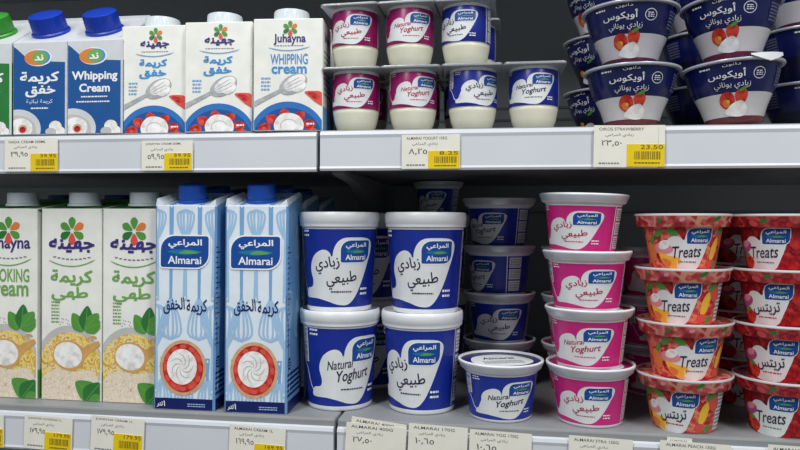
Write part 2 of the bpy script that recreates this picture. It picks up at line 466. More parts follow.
def wrap(parts_art, mb, fn, step=3.0, ystep=None):
    parts_art.cut(step, ystep); parts_art.apply(fn); mb.art(parts_art)
def logo_part(box, fn, parent, edge=True):
    a = Art(); logo_art(a, *box, edge=edge); a.cut(3.0); a.apply(fn)
    mb = MB(); mb.art(a); o = mb.build('brand_badge', parent, smooth=True); o['label'] = 'blue logo badge with white Arabic and Latin lettering'
    return o

# ------------------------------------------------------------------ product makers
def make_tub(lang):
    t = empty('yoghurt_tub')
    body = [(31.2, 0), (32.4, 0.8), (32.8, 2), (33.1, 5), (38.2, 82), (38.4, 86), (38.5, 88)]
    mb = MB(); mb.lathe(body, [WHITE, WHITE, WHITE, TUBBLUE, WHITE, WHITE])
    fn = cone_map([(33.1, 5), (38.2, 82), (38.4, 86)], 36)
    a, box = dairy(lang, DARKINK, TUBBLUE, 1.0, 1.0, 5)
    wrap(a, mb, fn); mb.build('cup', t, smooth=True, angle=50)
    logo_part(box, fn, t)
    mb = MB(); mb.lathe([(38.8, 84.5), (40.2, 84.5), (40.4, 85.5), (40.4, 88), (41.0, 88.6), (41.2, 95), (40.9, 97.6), (39.8, 98.9), (38.6, 98.6), (37.6, 97.0), (36.6, 96.6)], WHITE, close_top=True, close_bottom=False)
    mb.build('lid', t, smooth=True, angle=50)
    return t
def make_cup(lang, colour):
    t = empty('yoghurt_cup'); ink = CUPBLUE if colour == 'blue' else PINK
    body = [(29.0, 0), (30.2, 0.6), (30.6, 2), (30.8, 3), (35.8, 44), (36.2, 45), (36.4, 46.0), (38.5, 46.6), (40.4, 48.2), (41.0, 50.5), (42.3, 52.6), (42.6, 54.2), (42.2, 55.2), (41.2, 55.6), (40.2, 55.2), (39.6, 53.4)]
    K = 0.972
    mb = MB(); mb.lathe(body, [WHITE, WHITE, WHITE, ink]+[WHITE]*4+[FOILRIM]*3+[WHITE]*4, k_=K)
    fn = cone_map([(30.8*K, 3), (35.8*K, 44), (36.2*K, 45)], 32.8)
    a, box = dairy(lang, DARKINK if colour == 'blue' else WINE, ink, 0.8, 0.525, 3)
    wrap(a, mb, fn); mb.build('cup', t, smooth=True, angle=60)
    logo_part(box, fn, t)
    mb = MB(); lc = LIDNAVY if colour == 'blue' else LIDPINK
    mb.lathe([(40.0, 52.2), (40.0, 52.9), (36.0, 53.0), (0.5, 53.0)], [FOIL, lc, lc], close_bottom=False, close_top=True, k_=K)
    a = Art(); a.poly(smooth_poly([(-30, -6), (-24, 16), (-6, 26), (14, 24), (28, 8), (30, -10), (16, -24), (-8, -27), (-24, -20)], 3), PALEW, 1)
    a.text('Almarai', -16, 4, 16, 13, NAVY, 2, 0.02); a.lines(-20, -16, 20, -2, 4, GREYINK, 2)
    a.apply(lambda x, y, l: Vector((x*.001, y*.001, 0.053+0.0001*l))); mb.art(a)
    mb.build('foil_lid', t, angle=40)
    return t
def make_pot(lang, colour, a0=0.0):
    t = empty('yoghurt_pot'); ink = POTBLUE if colour == 'blue' else MAGENTA
    body = [(14.5, 0), (16.4, 0.5), (18.2, 2.2), (20.6, 9), (22.2, 17), (22.6, 19.2), (22.2, 20.2), (22.9, 21.0), (23.2, 38), (22.9, 54.5), (22.3, 56.6), (22.4, 58.5)]
    mb = MB(); mb.lathe(body, [CREAMY]*7+[ink, ink, WHITE, WHITE], 56)
    pr = [(22.9, 21.0), (23.2, 38), (22.9, 54.5)]
    fn = cone_map(pr, 23.0, a0)
    a, box = dairy(lang, DARKINK if colour == 'blue' else WINE, ink, 0.64, 0.43, 20.8)
    wrap(a, mb, fn, 2.5, 4.0); mb.build('pot', t, smooth=True, angle=60)
    logo_part(box, fn, t)
    mb = MB(); n = 6
    def ring(h, r, z):
        return [(x*.001, y*.001, z*.001) for x, y in rrect(-h, -h, h, h, r, r, r, r, n)]
    mb.hull([ring(27.6, 4, 57.2), ring(28.1, 4, 57.4), ring(28.3, 4, 58.6), ring(27.7, 4, 59.6), ring(25, 4, 60.0)], CLEAR)
    mb.build('square_lid', t, angle=45)
    return t
def make_treats(lang, colour):
    t = empty('fruit_yoghurt_cup'); ink = PEACHBG if colour == 'peach' else REDBG; lk = PEACHLID if colour == 'peach' else REDLID
    K = 0.912
    body = [(r*K, z) for r, z in [(28.6, 0), (29.8, 0.6), (30.2, 2), (36.8, 38), (37.2, 39.5), (40.5, 40.5)]]
    mb = MB(); mb.lathe(body, [WHITE, ink, ink, ink, WHITE])
    fn = cone_map([(r*K, z) for r, z in [(30.2, 2), (36.8, 38), (37.2, 39.5)]], 33)
    a = Art(); sc = 0.86
    H = [(-16, 0.5), (-22, 6), (-24, 15), (-22, 24), (-15, 30), (-8, 30), (-3, 27), (-1, 33), (6, 38), (18, 37.6), (22, 34), (21.5, 24), (17, 12), (9, 0.5)]
    a.poly(smooth_poly([(x*sc*1.05, y) for x, y in H], 3), PALEW, 2)
    if colour == 'peach':
        a.poly(smooth_poly([(-27, 17), (-18, 13), (-7, 11), (-3, 3), (-10, 0.6), (-20, 3), (-26, 10)], 3), YELLOWFRUIT, 3)
        a.poly(smooth_poly([(-24, 10), (-17, 9), (-12, 3), (-20, 3.5)], 3), ORANGE, 3.5)
        a.poly(ell(-22, 19.5, 9.5, 4.6, -8), PINKBOWL, 4); a.poly(ell(-21, 22.5, 6, 4, 20), CREAM, 4.5)
        q = random.Random(2)
        for i in range(34):
            x = q.uniform(-50, 42); y = q.uniform(3, 37)
            a.poly(ell(x, y, q.uniform(2.5, 6), q.uniform(1.6, 3.4), q.uniform(0, 180), 14), (ROSE, FRUITRED, ORANGE, FRUITRED, PINKBOWL, FRUITRED, ROSE)[i % 7], 1)
        a.poly(ell(-26, 33, 5, 3.0, 30), GREEN, 3); a.poly(ell(-13, 34, 5.5, 3.0, -18), GREEN, 3)
        a.poly(ell(28, 19, 4.2, 11, -16), YELLOWFRUIT, 3); a.poly(ell(25, 6, 5, 4), CORAL, 3)
        a.poly(ell(38, 28, 6, 8, 20), CORAL, 3); a.poly(ell(34, 34, 5, 2.6, 20), GREEN, 3.5); a.poly(ell(-37, 16, 6, 9, 20), ORANGE, 3)
        a.poly(ell(-34, 27, 4.5, 2.4, 60), GREEN, 3.5); a.poly(ell(33, 5, 5, 2.4, 40), GREEN, 3.5)
    else:
        q = random.Random(6)
        for i in range(22):
            x = q.uniform(-50, 42); y = q.uniform(4, 36)
            a.poly(ell(x, y, q.uniform(4, 7), q.uniform(3.4, 5), q.uniform(0, 180), 16), (FRUITRED, REDBG, FRUITRED, REDBG)[i % 4], 1)
        a.poly(ell(-21, 21, 8.5, 5.2, 15), LILACBOWL, 4); a.poly(ell(-20, 23.5, 5, 3, 15), PINKBOWL, 4.5)
        a.poly(smooth_poly([(-26, 13), (-17, 14), (-11, 8), (-16, 1), (-24, 4)], 3), REDBERRY, 3)
        a.poly(ell(-20, 14, 4, 2, -10), GREEN, 3.5)
        a.poly(ell(29, 26, 7, 8, 20), FRUITRED, 3); a.poly(ell(27, 8, 8, 6.5), FRUITRED, 3); a.poly(ell(-36, 26, 7, 8), FRUITRED, 3)
    if lang == 'en': a.text('Treats', -13, 11.5, 13, 22, DARKINK, 5, 0.006, 0.3, rot=4)
    else: a.text('تريتس', -13, 9.5, 12, 21, DARKINK, 5, 0.01, ar=True, rot=4)
    a.lines(-8, 6.5, 9, 9, 1, GREYINK if lang == 'en' else WINE, 5)
    x0 = 42
    a.rect(x0, 3, x0+14, 37, PALEW, 3); a.lines(x0+1, 4, x0+13, 36, 9, GREYINK, 4)
    wrap(a, mb, fn); mb.build('cup', t, smooth=True, angle=60)
    logo_part((-0.5, 23.8, 22, 37.6), fn, t)
    mb = MB(); mb.lathe([(38.5, 39.0), (42.4, 38.6), (43.2, 39.2), (45.9, 48.4), (46.5, 49.2), (46.3, 50.2), (45.2, 50.5), (44.4, 49.6), (43.5, 48.0), (0.5, 48.0)],
                        [lk, lk, lk, WHITE, WHITE, FOILRIM, FOILRIM, lk, lk], close_bottom=False, close_top=True, k_=K)
    a = Art(); q = random.Random(4 if colour == 'peach' else 9)
    for i in range(26):
        x = -120+i*9.6+q.uniform(-3, 3); y = q.uniform(41, 46.5)
        if colour == 'peach': a.poly(ell(x, y, q.uniform(2, 4), q.uniform(1.0, 2.2), q.uniform(-30, 30), 12), (DGREEN, ROSE, PINKBOWL, FRUITRED, ROSE)[i % 5], 1)
        else: a.poly(ell(x, y, q.uniform(3, 5), q.uniform(1.4, 2.6), q.uniform(-20, 20), 12), (FRUITRED, REDBG, ROSE, DGREEN, FRUITRED)[i % 5], 1)
    wrap(a, mb, cone_map([(43.2*K, 39.2), (45.9*K, 48.4)], 41), 3.0, 3.0)
    mb.build('lid', t, smooth=True, angle=45)
    return t
def make_greek(peeled=False, dark=False):
    t = empty('greek_yoghurt_bowl')
    K = 0.925
    body = [(r*K, z) for r, z in [(22.4, 0), (24.2, 0.6), (25.2, 2.5), (26.4, 6.5), (30.2, 17), (34.6, 26), (38.2, 33), (41.0, 42), (42.8, 50.5), (43.6, 52)]]
    mb = MB(); mb.lathe(body, [SHADECUP]*5+[GREEKBLUE]*4 if dark else [JAM, JAM, JAM, CLEARWHITE, CLEARWHITE, GREEKBLUE, GREEKBLUE, GREEKBLUE, GREEKBLUE])  # dark: rear bowl with shadow painted in, in place of yoghurt and jam
    fn = cone_map(body, 38)
    a = Art()
    if not dark: a.poly(smooth_poly([(-14, 17), (-12, 24), (-6, 27), (0, 25), (2, 18), (-5, 12)], 3), REDBERRY, 1); a.poly(smooth_poly([(2, 23), (5, 28), (11, 28.5), (15, 24), (12, 17), (6, 16)], 3), REDBERRY, 1.3)
    a.poly(ell(-7, 17.5, 4, 3.4), ORANGE, 1.6); a.poly(ell(-5, 19, 1.8, 1.4), YELLOWFRUIT, 2)
    a.poly(ell(10, 28.6, 4.4, 1.4, 25), GREEN, 2)
    a.poly(smooth_poly([(-10, 9), (-4, 15), (2, 18), (10, 19), (16, 13), (14, 7), (2, 6)], 3), CREAM, 2)
    a.text('أويكوس', -20, 37, 11, 45.5, PALEW, 3, 0.01, ar=True)
    a.text('دانون', -7, 47.5, 7, 50.6, INKW, 3, 0.0, ar=True)
    a.text('زبادي يوناني', -16, 28.5, 16, 35.2, INKW, 3, 0.0, ar=True)
    a.poly(ell(23, 41, 5.6, 5.0), PALEW, 2); a.poly(ell(23, 41, 5.0, 4.4), GREEKBLUE, 2.5); a.lines(20, 38.6, 26, 43.4, 3, PALEW, 3)
    a.lines(-27, 46.5, -17, 49.5, 1, INKW)
    for s in (1, -1):
        a.rect(s*52-9, 30, s*52+9, 48, NAVY, 1); a.lines(s*52-8, 31, s*52+8, 47, 6, GREYINK)
    wrap(a, mb, fn, 3.0, 3.0); mb.build('bowl', t, smooth=True, angle=60)
    mb = MB(); mb.lathe([(43.8, 51.2), (46.6, 51.6), (47.1, 52.4), (47.1, 53.4), (46.4, 54.2), (44.0, 54.6), (0.5, 54.8)], [FOILRIM, FOILRIM, FOILRIM, LIDNAVY, LIDNAVY, LIDNAVY], close_bottom=False, close_top=True, k_=K)
    if peeled:
        # torn foil corner hanging over the rim
        def rim(th, r, z): return (r*math.sin(math.radians(th)), -r*math.cos(math.radians(th)), z)
        TH = (20, 31, 42, 53, 64)
        p = [[rim(th, 40.5, 56.2+i*0.5) for i, th in enumerate(TH)], [rim(th, 44.6, 55.6+i*0.5) for i, th in enumerate(TH)],
             [rim(th, 44.9, 55.0+i*0.4-(0.5, 4.0, 6.5, 4.5, 1.5)[i]) for i, th in enumerate(TH)]]
        for dz in (0.0, 0.3):
            g = [[mb.bm.verts.new((x*.001, (y-dz)*.001, (z+dz)*.001)) for x, y, z in r] for r in p]
            for i in range(2):
                for j in range(4): mb.bm.faces.new((g[i+1][j], g[i+1][j+1], g[i][j+1], g[i][j])).material_index = mb.mi(WHITE)
    mb.build('foil_lid', t, smooth=True, angle=45)
    return t

def cap_mesh(r, h, m, ridges=36, collar=None):
    mb = MB(); rings = []; n = ridges*2
    for z, k in ((0.12, 1.0), (0.2, 1.0), (0.86, 0.985), (0.96, 0.955), (1.0, 0.86)):
        rings.append([(r*k*(1.0 if i % 2 or z > .9 else 0.97)*math.cos(2*math.pi*i/n), r*k*(1.0 if i % 2 or z > .9 else 0.97)*math.sin(2*math.pi*i/n), h*z) for i in range(n)])
    mb.hull(rings, m)
    mb.hull([[(r*q*math.cos(2*math.pi*i/n), r*q*math.sin(2*math.pi*i/n), h*z) for i in range(n)] for z, q in ((-0.12, 1.1), (0.04, 1.1), (0.1, 1.02))], collar or m)
    return mb
def carton_body(wd, dp, hf, hb, m, mtop=None, mside=None, mback=None, ch=0.0):
    """box with a sloping top rising to the rear (mm); ch chamfers the upright edges"""
    mb = MB(); w2, d2 = wd/2, dp/2; c = max(ch, 0.7)
    def ring(z0f, z0b, g=0.0):
        P = [(-w2+c, -d2), (w2-c, -d2), (w2, -d2+c), (w2, d2-c), (w2-c, d2), (-w2+c, d2), (-w2, d2-c), (-w2, -d2+c)]
        return [((x*(1-g))*.001, (y*(1-g))*.001, (z0f+(z0b-z0f)*(y+d2)/dp)*.001) for x, y in P]
    k = [mb.mi(m), mb.mi(mside or m), mb.mi(mtop or m)]
    R = [ring(0, 0, 0.02), ring(0.8, 0.8), ring(hf-0.6, hb-0.6), ring(hf, hb, 0.012)]
    rv = [[mb.bm.verts.new(p) for p in r] for r in R]
    for j in range(3):
        for i in range(8):
            f = mb.bm.faces.new((rv[j][i], rv[j][(i+1) % 8], rv[j+1][(i+1) % 8], rv[j+1][i]))
            f.material_index = k[0] if i == 0 else k[1]
    mb.bm.faces.new(rv[0][::-1]).material_index = k[0]; mb.bm.faces.new(rv[3]).material_index = k[2]
    return mb
def front_map(dp, hf=None): return lambda x, y, l: Vector((x*.001, (-dp/2-0.1-0.09*l)*.001, y*.001))
def right_map(wd): return lambda x, y, l: Vector(((wd/2+0.1+0.09*l)*.001, x*.001, y*.001))
def left_map(wd): return lambda x, y, l: Vector(((-wd/2-0.1-0.09*l)*.001, -x*.001, y*.001))
def top_map(dp, hf, hb):
    s = math.atan2(hb-hf, dp)
    return lambda x, y, l: Vector((x*.001, (y*math.cos(s)-0.2*l*math.sin(s))*.001, ((hf+hb)/2+y*math.sin(s)+(0.1+.1*l)*math.cos(s))*.001))
def add_fin(mb, wd, dp, hf, hb, m):
    """the sealed fold across the top and the folded ears on the sides"""
    s = (hb-hf)/dp
    for y in (dp*0.43,):
        z = hf+(y+dp/2)*s
        mb.box(-wd/2*.001, (y-0.6)*.001, (z-1)*.001, wd/2*.001, (y+0.6)*.001, (z+3.2)*.001, m, 0.0003)
    for sg in (-1, 1):
        x = sg*wd/2; p = [(-dp*.5+1, hf-1.5), (dp*.5-1, hb-1.5), (dp*.10, (hf+hb)/2-22)]
        mb.hull([[(xx*.001, yy*.001, zz*.001) for yy, zz in p] for xx in (x, x+sg*0.4)], m)
def put_cap(t, r, h, m, dp, hf, hb, x=0, y=0, collar=None, name='screw_cap', tilt=None):
    o = cap_mesh(r*.001, h*.001, m, collar=collar).build(name, t, angle=35)
    s = math.atan2(hb-hf, dp)
    o.location = (x*.001, y*.001, (hf+(y+dp/2)*(hb-hf)/dp+h*0.12*math.cos(s))*.001); o.rotation_euler = (s if tilt is None else tilt, 0, 0)
    return o

def whisk(a, u, v, up, L=36, hd=26, wd=15, lay=1):
    """printed balloon whisk; v is the joint between wires and handle"""
    s = 1 if up else -1; lay += (int(u*3+v) % 11)*0.08
    for k in (-1, -0.62, -0.25, 0.25, 0.62, 1):
        pts = []
        for i in range(13):
            q = i/12; pts.append((u + k*wd/2*math.sin(math.pi*min(1, q*0.62+0.0))**1.0*(1 if q < .8 else math.sqrt(max(0, 1-((q-.8)/.2)**2))), v+s*hd*q))
        a.stroke(pts, 2.0, SKY, lay)
    a.stroke([(u, v+s*2), (u, v-s*L)], [2.6, 4.6], SKYD if not up else SKY, lay)
    a.poly(ell(u, v-s*(L-3), 0.9, 1.4), CARDPALE, lay+1)
def make_whisk_carton():
    t = empty('cream_carton'); W, D, HF, HB = 63, 54, 202, 214
    mb = carton_body(W, D, HF, HB, CARDPALE, CARDPALE, SIDEBLUE, ch=2.0)
    add_fin(mb, W, D, HF, HB, SKYD)
    for sg in (-1, 1):      # the raised side seams of the folded top
        e, n_ = sg*(W/2-0.4), sg*(W/2-9)
        mb.hull([[(e*.001, yy*.001, (z0-1)*.001), (n_*.001, yy*.001, (z0+0.4)*.001), ((e-sg*1.2)*.001, yy*.001, (z0+up)*.001)] for yy, z0, up in ((-D/2+0.4, HF, 6.5), (D/2-6, HB-1, 4.5))], CARDPALE)
    a = Art()
    for u in (-29, 0, 29): whisk(a, u, 168, True, 60, 30, 17)
    for u in (-14.5, 14.5): whisk(a, u, 112, False, 92, 42, 22)
    for u in (-29, 29): whisk(a, u, 62, True, 46, 42, 22)
    for u in (-22, 0, 24): whisk(a, u, 32, False, 20, 24, 18)
    a.clip(-W/2+2.2, 11.5, W/2-2.2, HF-1)
    a.rect(-W/2+2, 0.8, W/2-2, 11.8, NAVY, 2)
    a.text('١ لتر'.split()[0], -20.5, 3.6, -19.0, 9.0, INKW, 4, 0.02); a.text('لتر', -27.5, 2.6, -21.5, 8.2, INKW, 4, 0.02, ar=True)
    a.lines(4, 3.4, 22, 7.6, 2, SKY, 4)
    a.text('كريمة', 2, 94, 23, 110, NAVY, 4, 0.012, ar=True, rot=3); a.text('الخفق', -22, 95, 0, 111, NAVY, 4, 0.012, ar=True, rot=3)
    a.poly(ell(-1, 42, 24, 27.5, n=48), CRUST, 3)
    a.poly(ell(-1, 42, 20.8, 24.2, n=48), REDBERRY, 4)
    for i in range(12):
        q = i*30; cx, cy = -1+18*math.cos(math.radians(q)), 42+21*math.sin(math.radians(q))
        a.poly(ell(cx, cy, 3.6, 2.2, q+90, 10), CORAL, 5)
    a.poly(ell(-2, 43, 15.4, 17.6, n=40), CREAM, 6)
    for k in range(7):
        a.stroke([(-2+(r_*.84)*math.cos(k*0.9+r_*.13), 43+r_*math.sin(k*0.9+r_*.13)) for r_ in (2, 5, 8, 11, 14.5)], [0.4, 0.8, 1.1, 1.0, 0.4], BOWLGREY, 7)
    a.apply(front_map(D)); mb.art(a)
    a = Art()
    for v in (188, 110): whisk(a, 8, v, False, 60, 40, 20)
    whisk(a, -20, 80, True, 60, 40, 18)
    for k in range(20): a.rect(-28, 66+k*5, -22 if k % 3 else -17, 67.0+k*5, NAVY, 2)
    a.poly(ell(-20, 48, 5, 6), NAVY, 3); a.lines(-24, 44, -16, 52, 3, SKY, 4); a.lines(-26, 15, 20, 40, 5, NAVY, 3)
    a.clip(-30, 11, 30, 200)
    a.rect(-D/2+2, 0.8, D/2-2, 11.8, NAVY, 2); a.apply(right_map(W)); mb.art(a)
    a = Art(); whisk(a, 0, 120, False, 90, 44, 22); whisk(a, -20, 60, True, 46, 40, 20); a.clip(-30, 11, 30, 200)
    a.rect(-D/2+2, 0.8, D/2-2, 11.8, NAVY, 2); a.apply(left_map(W)); mb.art(a)
    a = Art()
    for u in (-16, 14): a.rect(u-2.4, -D/2+2, u+2.4, 20, SKYD, 1)
    a.apply(top_map(D, HF, HB)); mb.art(a)
    mb.build('carton', t)
    a = Art(); logo_art(a, -25, 141, 24, 172); a.apply(lambda x, y, l: Vector((x*.001, (-D/2-0.5-0.09*l)*.001, y*.001)))
    m2 = MB(); m2.art(a); o = m2.build('brand_badge', t); o['label'] = 'blue logo badge with white Arabic and Latin lettering'
    put_cap(t, 13.8, 16, CAPBLUE, D, HF, HB, -1, -7)
    return t

def flower(a, u, v, r, lay=3):
    for k, m in ((90, GREEN), (30, ORANGE), (150, GREEN), (-30, GREEN), (210, DGREEN), (-90, CORAL)):
        q = math.radians(k)
        a.poly(smooth_poly([(u+r*.14*math.cos(q), v+r*.14*math.sin(q)), (u+r*.7*math.cos(q)-r*.28*math.sin(q), v+r*.7*math.sin(q)+r*.28*math.cos(q)),
                            (u+r*math.cos(q), v+r*math.sin(q)), (u+r*.7*math.cos(q)+r*.28*math.sin(q), v+r*.7*math.sin(q)-r*.28*math.cos(q))], 4), m, lay)
def leaf(a, u, v, L, wd, rot, m, lay):
    q = math.radians(rot); c, s = math.cos(q), math.sin(q)
    P = [(0, 0), (L*.3, wd*.46), (L*.62, wd*.42), (L, 0), (L*.62, -wd*.42), (L*.3, -wd*.46)]
    a.poly(smooth_poly([(u+x*c-y*s, v+x*s+y*c) for x, y in P], 4), m, lay)
    a.stroke([(u, v), (u+L*.9*c, v+L*.9*s)], 0.6, LGREEN, lay+.5)
def make_cooking_carton(lang, cap=None):
    t = empty('cream_carton'); W, D, HF, HB = 67, 62, 199, 208
    mb = carton_body(W, D, HF, HB, CARDWHITE, DGREEN, CARDWHITE, ch=0.8)
    add_fin(mb, W, D, HF, HB, DGREEN)
    a = Art()
    flower(a, 1, 176, 14.5)
    if lang == 'ar':
        a.text('جهينه', -25, 153, 26, 168, PURPLE, 3, 0.03, ar=True)
        a.text('كريمة', -23, 119, 24, 136, LGREEN, 3, 0.022, ar=True); a.text('طهي', -22, 101, 19, 118, LGREEN, 3, 0.022, ar=True)
    else:
        a.text('Juhayna', -26, 153, 26, 170, PURPLE, 3, 0.02)
        a.text('COOKING', -26, 122, 25, 136, LGREEN, 3, 0.015); a.text('cream', -24, 107, 24, 119, LGREEN, 3, 0.02)
    for sgn in range(9):
        x = -20+sgn*4.8; a.rect(x, 148.2-0.006*x*x*(-1)-2.2, x+3.2, 149.4+0.006*x*x-2.2, GREYINK, 3)
    a.stroke([(x, 141.5+0.010*x*x-2.2) for x in range(-25, 28, 4)], [0.3]+[1.1]*12+[0.3, 0.3], LGREEN, 3)
    a.poly(ell(-2, 38, 37, 40, n=48), BOWLGREY, 1); a.poly(ell(-1, 38, 34, 33, n=48), PASTA, 2)
    for i in range(46):
        q = random.Random(i); x, y = q.uniform(-26, 28), q.uniform(30, 66); r = q.uniform(2.5, 5)
        a.stroke(ell(x, y, r, r*.7, q.uniform(0, 180), 7, 0, 220), 1.5, (PASTA, CHEESE, WOOD)[i % 3], 2.4+0.02*i/10)
    a.poly(smooth_poly([(-32, 22), (-16, 33), (4, 30), (24, 32), (31, 20), (32, 2), (-32, 2)], 3), CHEESE, 3)
    a.stroke([(8, 46), (20, 54), (32, 61)], [16, 8, 5], WOOD, 4)
    a.poly(ell(-2, 47, 18, 15.6, -14, 36), WOOD, 4.5); a.poly(ell(-3, 47.5, 15.8, 13.4, -10, 36), CREAM, 5)
    a.stroke(ell(-2, 48, 8, 6, 10, 20, 20, 310), 1.2, BOWLGREY, 5.5); a.stroke(ell(-1, 48, 4, 3, 0, 14, 0, 280), 1.0, BOWLGREY, 5.5)
    leaf(a, 13, 72, 22, 15, 120, GREEN, 6); leaf(a, 16, 73, 26, 16, 84, DGREEN, 6.4); leaf(a, 15, 74, 22, 15, 22, GREEN, 6.8); leaf(a, 18, 76, 20, 14, 50, GREEN, 7.2)
    leaf(a, 30, 3, 30, 22, 145, GREEN, 6); leaf(a, 16, 0, 26, 20, 50, DGREEN, 6.5); leaf(a, 20, 0, 20, 14, 10, GREEN, 7)
    a.lines(-22, 80, -13, 104, 7, LGREEN, 3)
    for k in range(9): a.poly(ell(-12+(k*7 % 13), 79+(k*5 % 7), 0.5, 0.5, n=6), DARKINK, 3)
    a.clip(-W/2+0.9, 0.9, W/2-0.9, HF-0.6)
    a.apply(front_map(D)); mb.art(a)
    for fn in (right_map(W), left_map(W)):
        a = Art(); a.lines(-22, 60, 22, 150, 14, GREYINK, 3); a.rect(-D/2+1.5, 1, D/2-1.5, 30, LGREEN, 1); a.text('Juhayna', -18, 165, 18, 178, PURPLE, 3, 0.02); a.barcode(-14, 34, 14, 52, False)
        a.apply(fn); mb.art(a)
    mb.build('carton', t)
    put_cap(t, 15.4, 13, cap or CAPWHITE, D, HF, HB, 0.5, -8, tilt=0.04)
    return t
def make_short_carton(lang):
    t = empty('cream_carton'); W, D, H = 67, 46, 107
    mb = carton_body(W, D, H, H+0.01, CARDWHITE, CARDWHITE, CARDWHITE, ch=0.6)
    a = Art()
    flower(a, 2, 97.5, 7.5)
    if lang == 'ar':
        a.text('جهينه', -14, 84, 16, 92, PURPLE, 3, 0.03, ar=True)
        a.text('كريمة', -15, 65, 14, 74, CYAN, 3, 0.03, ar=True); a.text('خفق', -15, 54.5, 13, 63.5, CYAN, 3, 0.03, ar=True)
    else:
        a.text('Juhayna', -14, 82, 17, 92.5, PURPLE, 3, 0.02)
        a.text('WHIPPING', -17, 63.5, 19, 73.5, CYAN, 3, 0.01); a.text('cream', -16, 54.5, 18, 61.5, CYAN, 3, 0.025)
    a.lines(-13, 80.6, 15, 82.0, 1, GREYINK)
    a.stroke([(x, 76.6+0.008*x*x) for x in range(-19, 22, 4)], [0.2]+[0.9]*9+[0.2], SKYD, 3)
    a.lines(-26, 38, -17, 52, 4, SKYD)
    a.poly(ell(0, -6, 37, 34, n=56), BOWLBLUE, 1); a.poly(ell(0, -8, 33, 30, n=56), NADABLUE, 1.5)
    for i, (x, y) in enumerate(((-22, 3), (-15, 11), (-3, 15.5), (11, 13.5), (20, 6), (-26, -3), (24, -2))):
        q = math.degrees(math.atan2(y-2, x))
        a.poly(smooth_poly([(x+7*math.cos(math.radians(q)), y+6*math.sin(math.radians(q)))]+[(x+5.4*math.cos(math.radians(q+k)), y+4.8*math.sin(math.radians(q+k))) for k in (80, 150, 210, 280)], 3), REDBERRY, 2+0.05*i)
        a.poly(ell(x-1, y-0.6, 2.4, 1.5, q, 10), CORAL, 2.7)
    a.poly(ell(1, 5, 14.5, 12, n=30), CREAM, 3.5); a.poly(ell(-2, 10, 9, 7, 10), CREAM, 3.7); a.stroke(ell(1, 5, 8, 6, 0, 14, 20, 200), 0.8, BOWLGREY, 4)
    a.stroke([(-34, 25), (-20, 32), (-6, 39)], [5.0, 4.0, 3.4], SPOONGREY, 3)
    a.poly(ell(5, 44.5, 14.5, 8.6, 28, 30), SPOONGREY, 3.1); a.poly(ell(6.5, 46, 11.5, 6.2, 30, 30), CREAM, 3.3); a.poly(ell(11, 42, 7, 4.5, 30, 20), CREAM, 3.4)
    for k in range(3): a.stroke([(-7, 38.6), (0+k*1.2, 45-k*2.6), (11+k*1.5, 51-k*3)], 0.6, SPOONGREY, 3.7)
    a.poly(smooth_poly([(16, 37), (24, 38), (33, 36), (34, 24), (27, 27), (21, 32)], 4), CORAL, 3); a.poly(smooth_poly([(19, 36), (26, 36), (31, 32), (26, 30)], 3), REDBERRY, 3.3)
    a.lines(18, 5, 26, 8.5, 1, INKW, 4)
    a.clip(-W/2+0.8, 0.8, W/2-0.8, H-0.8)
    a.apply(front_map(D)); mb.art(a)
    for fn in (right_map(W), left_map(W)):
        a = Art(); a.rect(-D/2+1, 1, D/2-1, 24, SKYD, 1); a.lines(-16, 34, 16, 80, 9, GREYINK, 3); a.text('Juhayna', -14, 86, 14, 97, PURPLE, 3, 0.02); a.apply(fn); mb.art(a)
    mb.build('carton', t)
    put_cap(t, 17.5, 11, CAPWHITE, D, H, H, -1.5, 0)
    return t
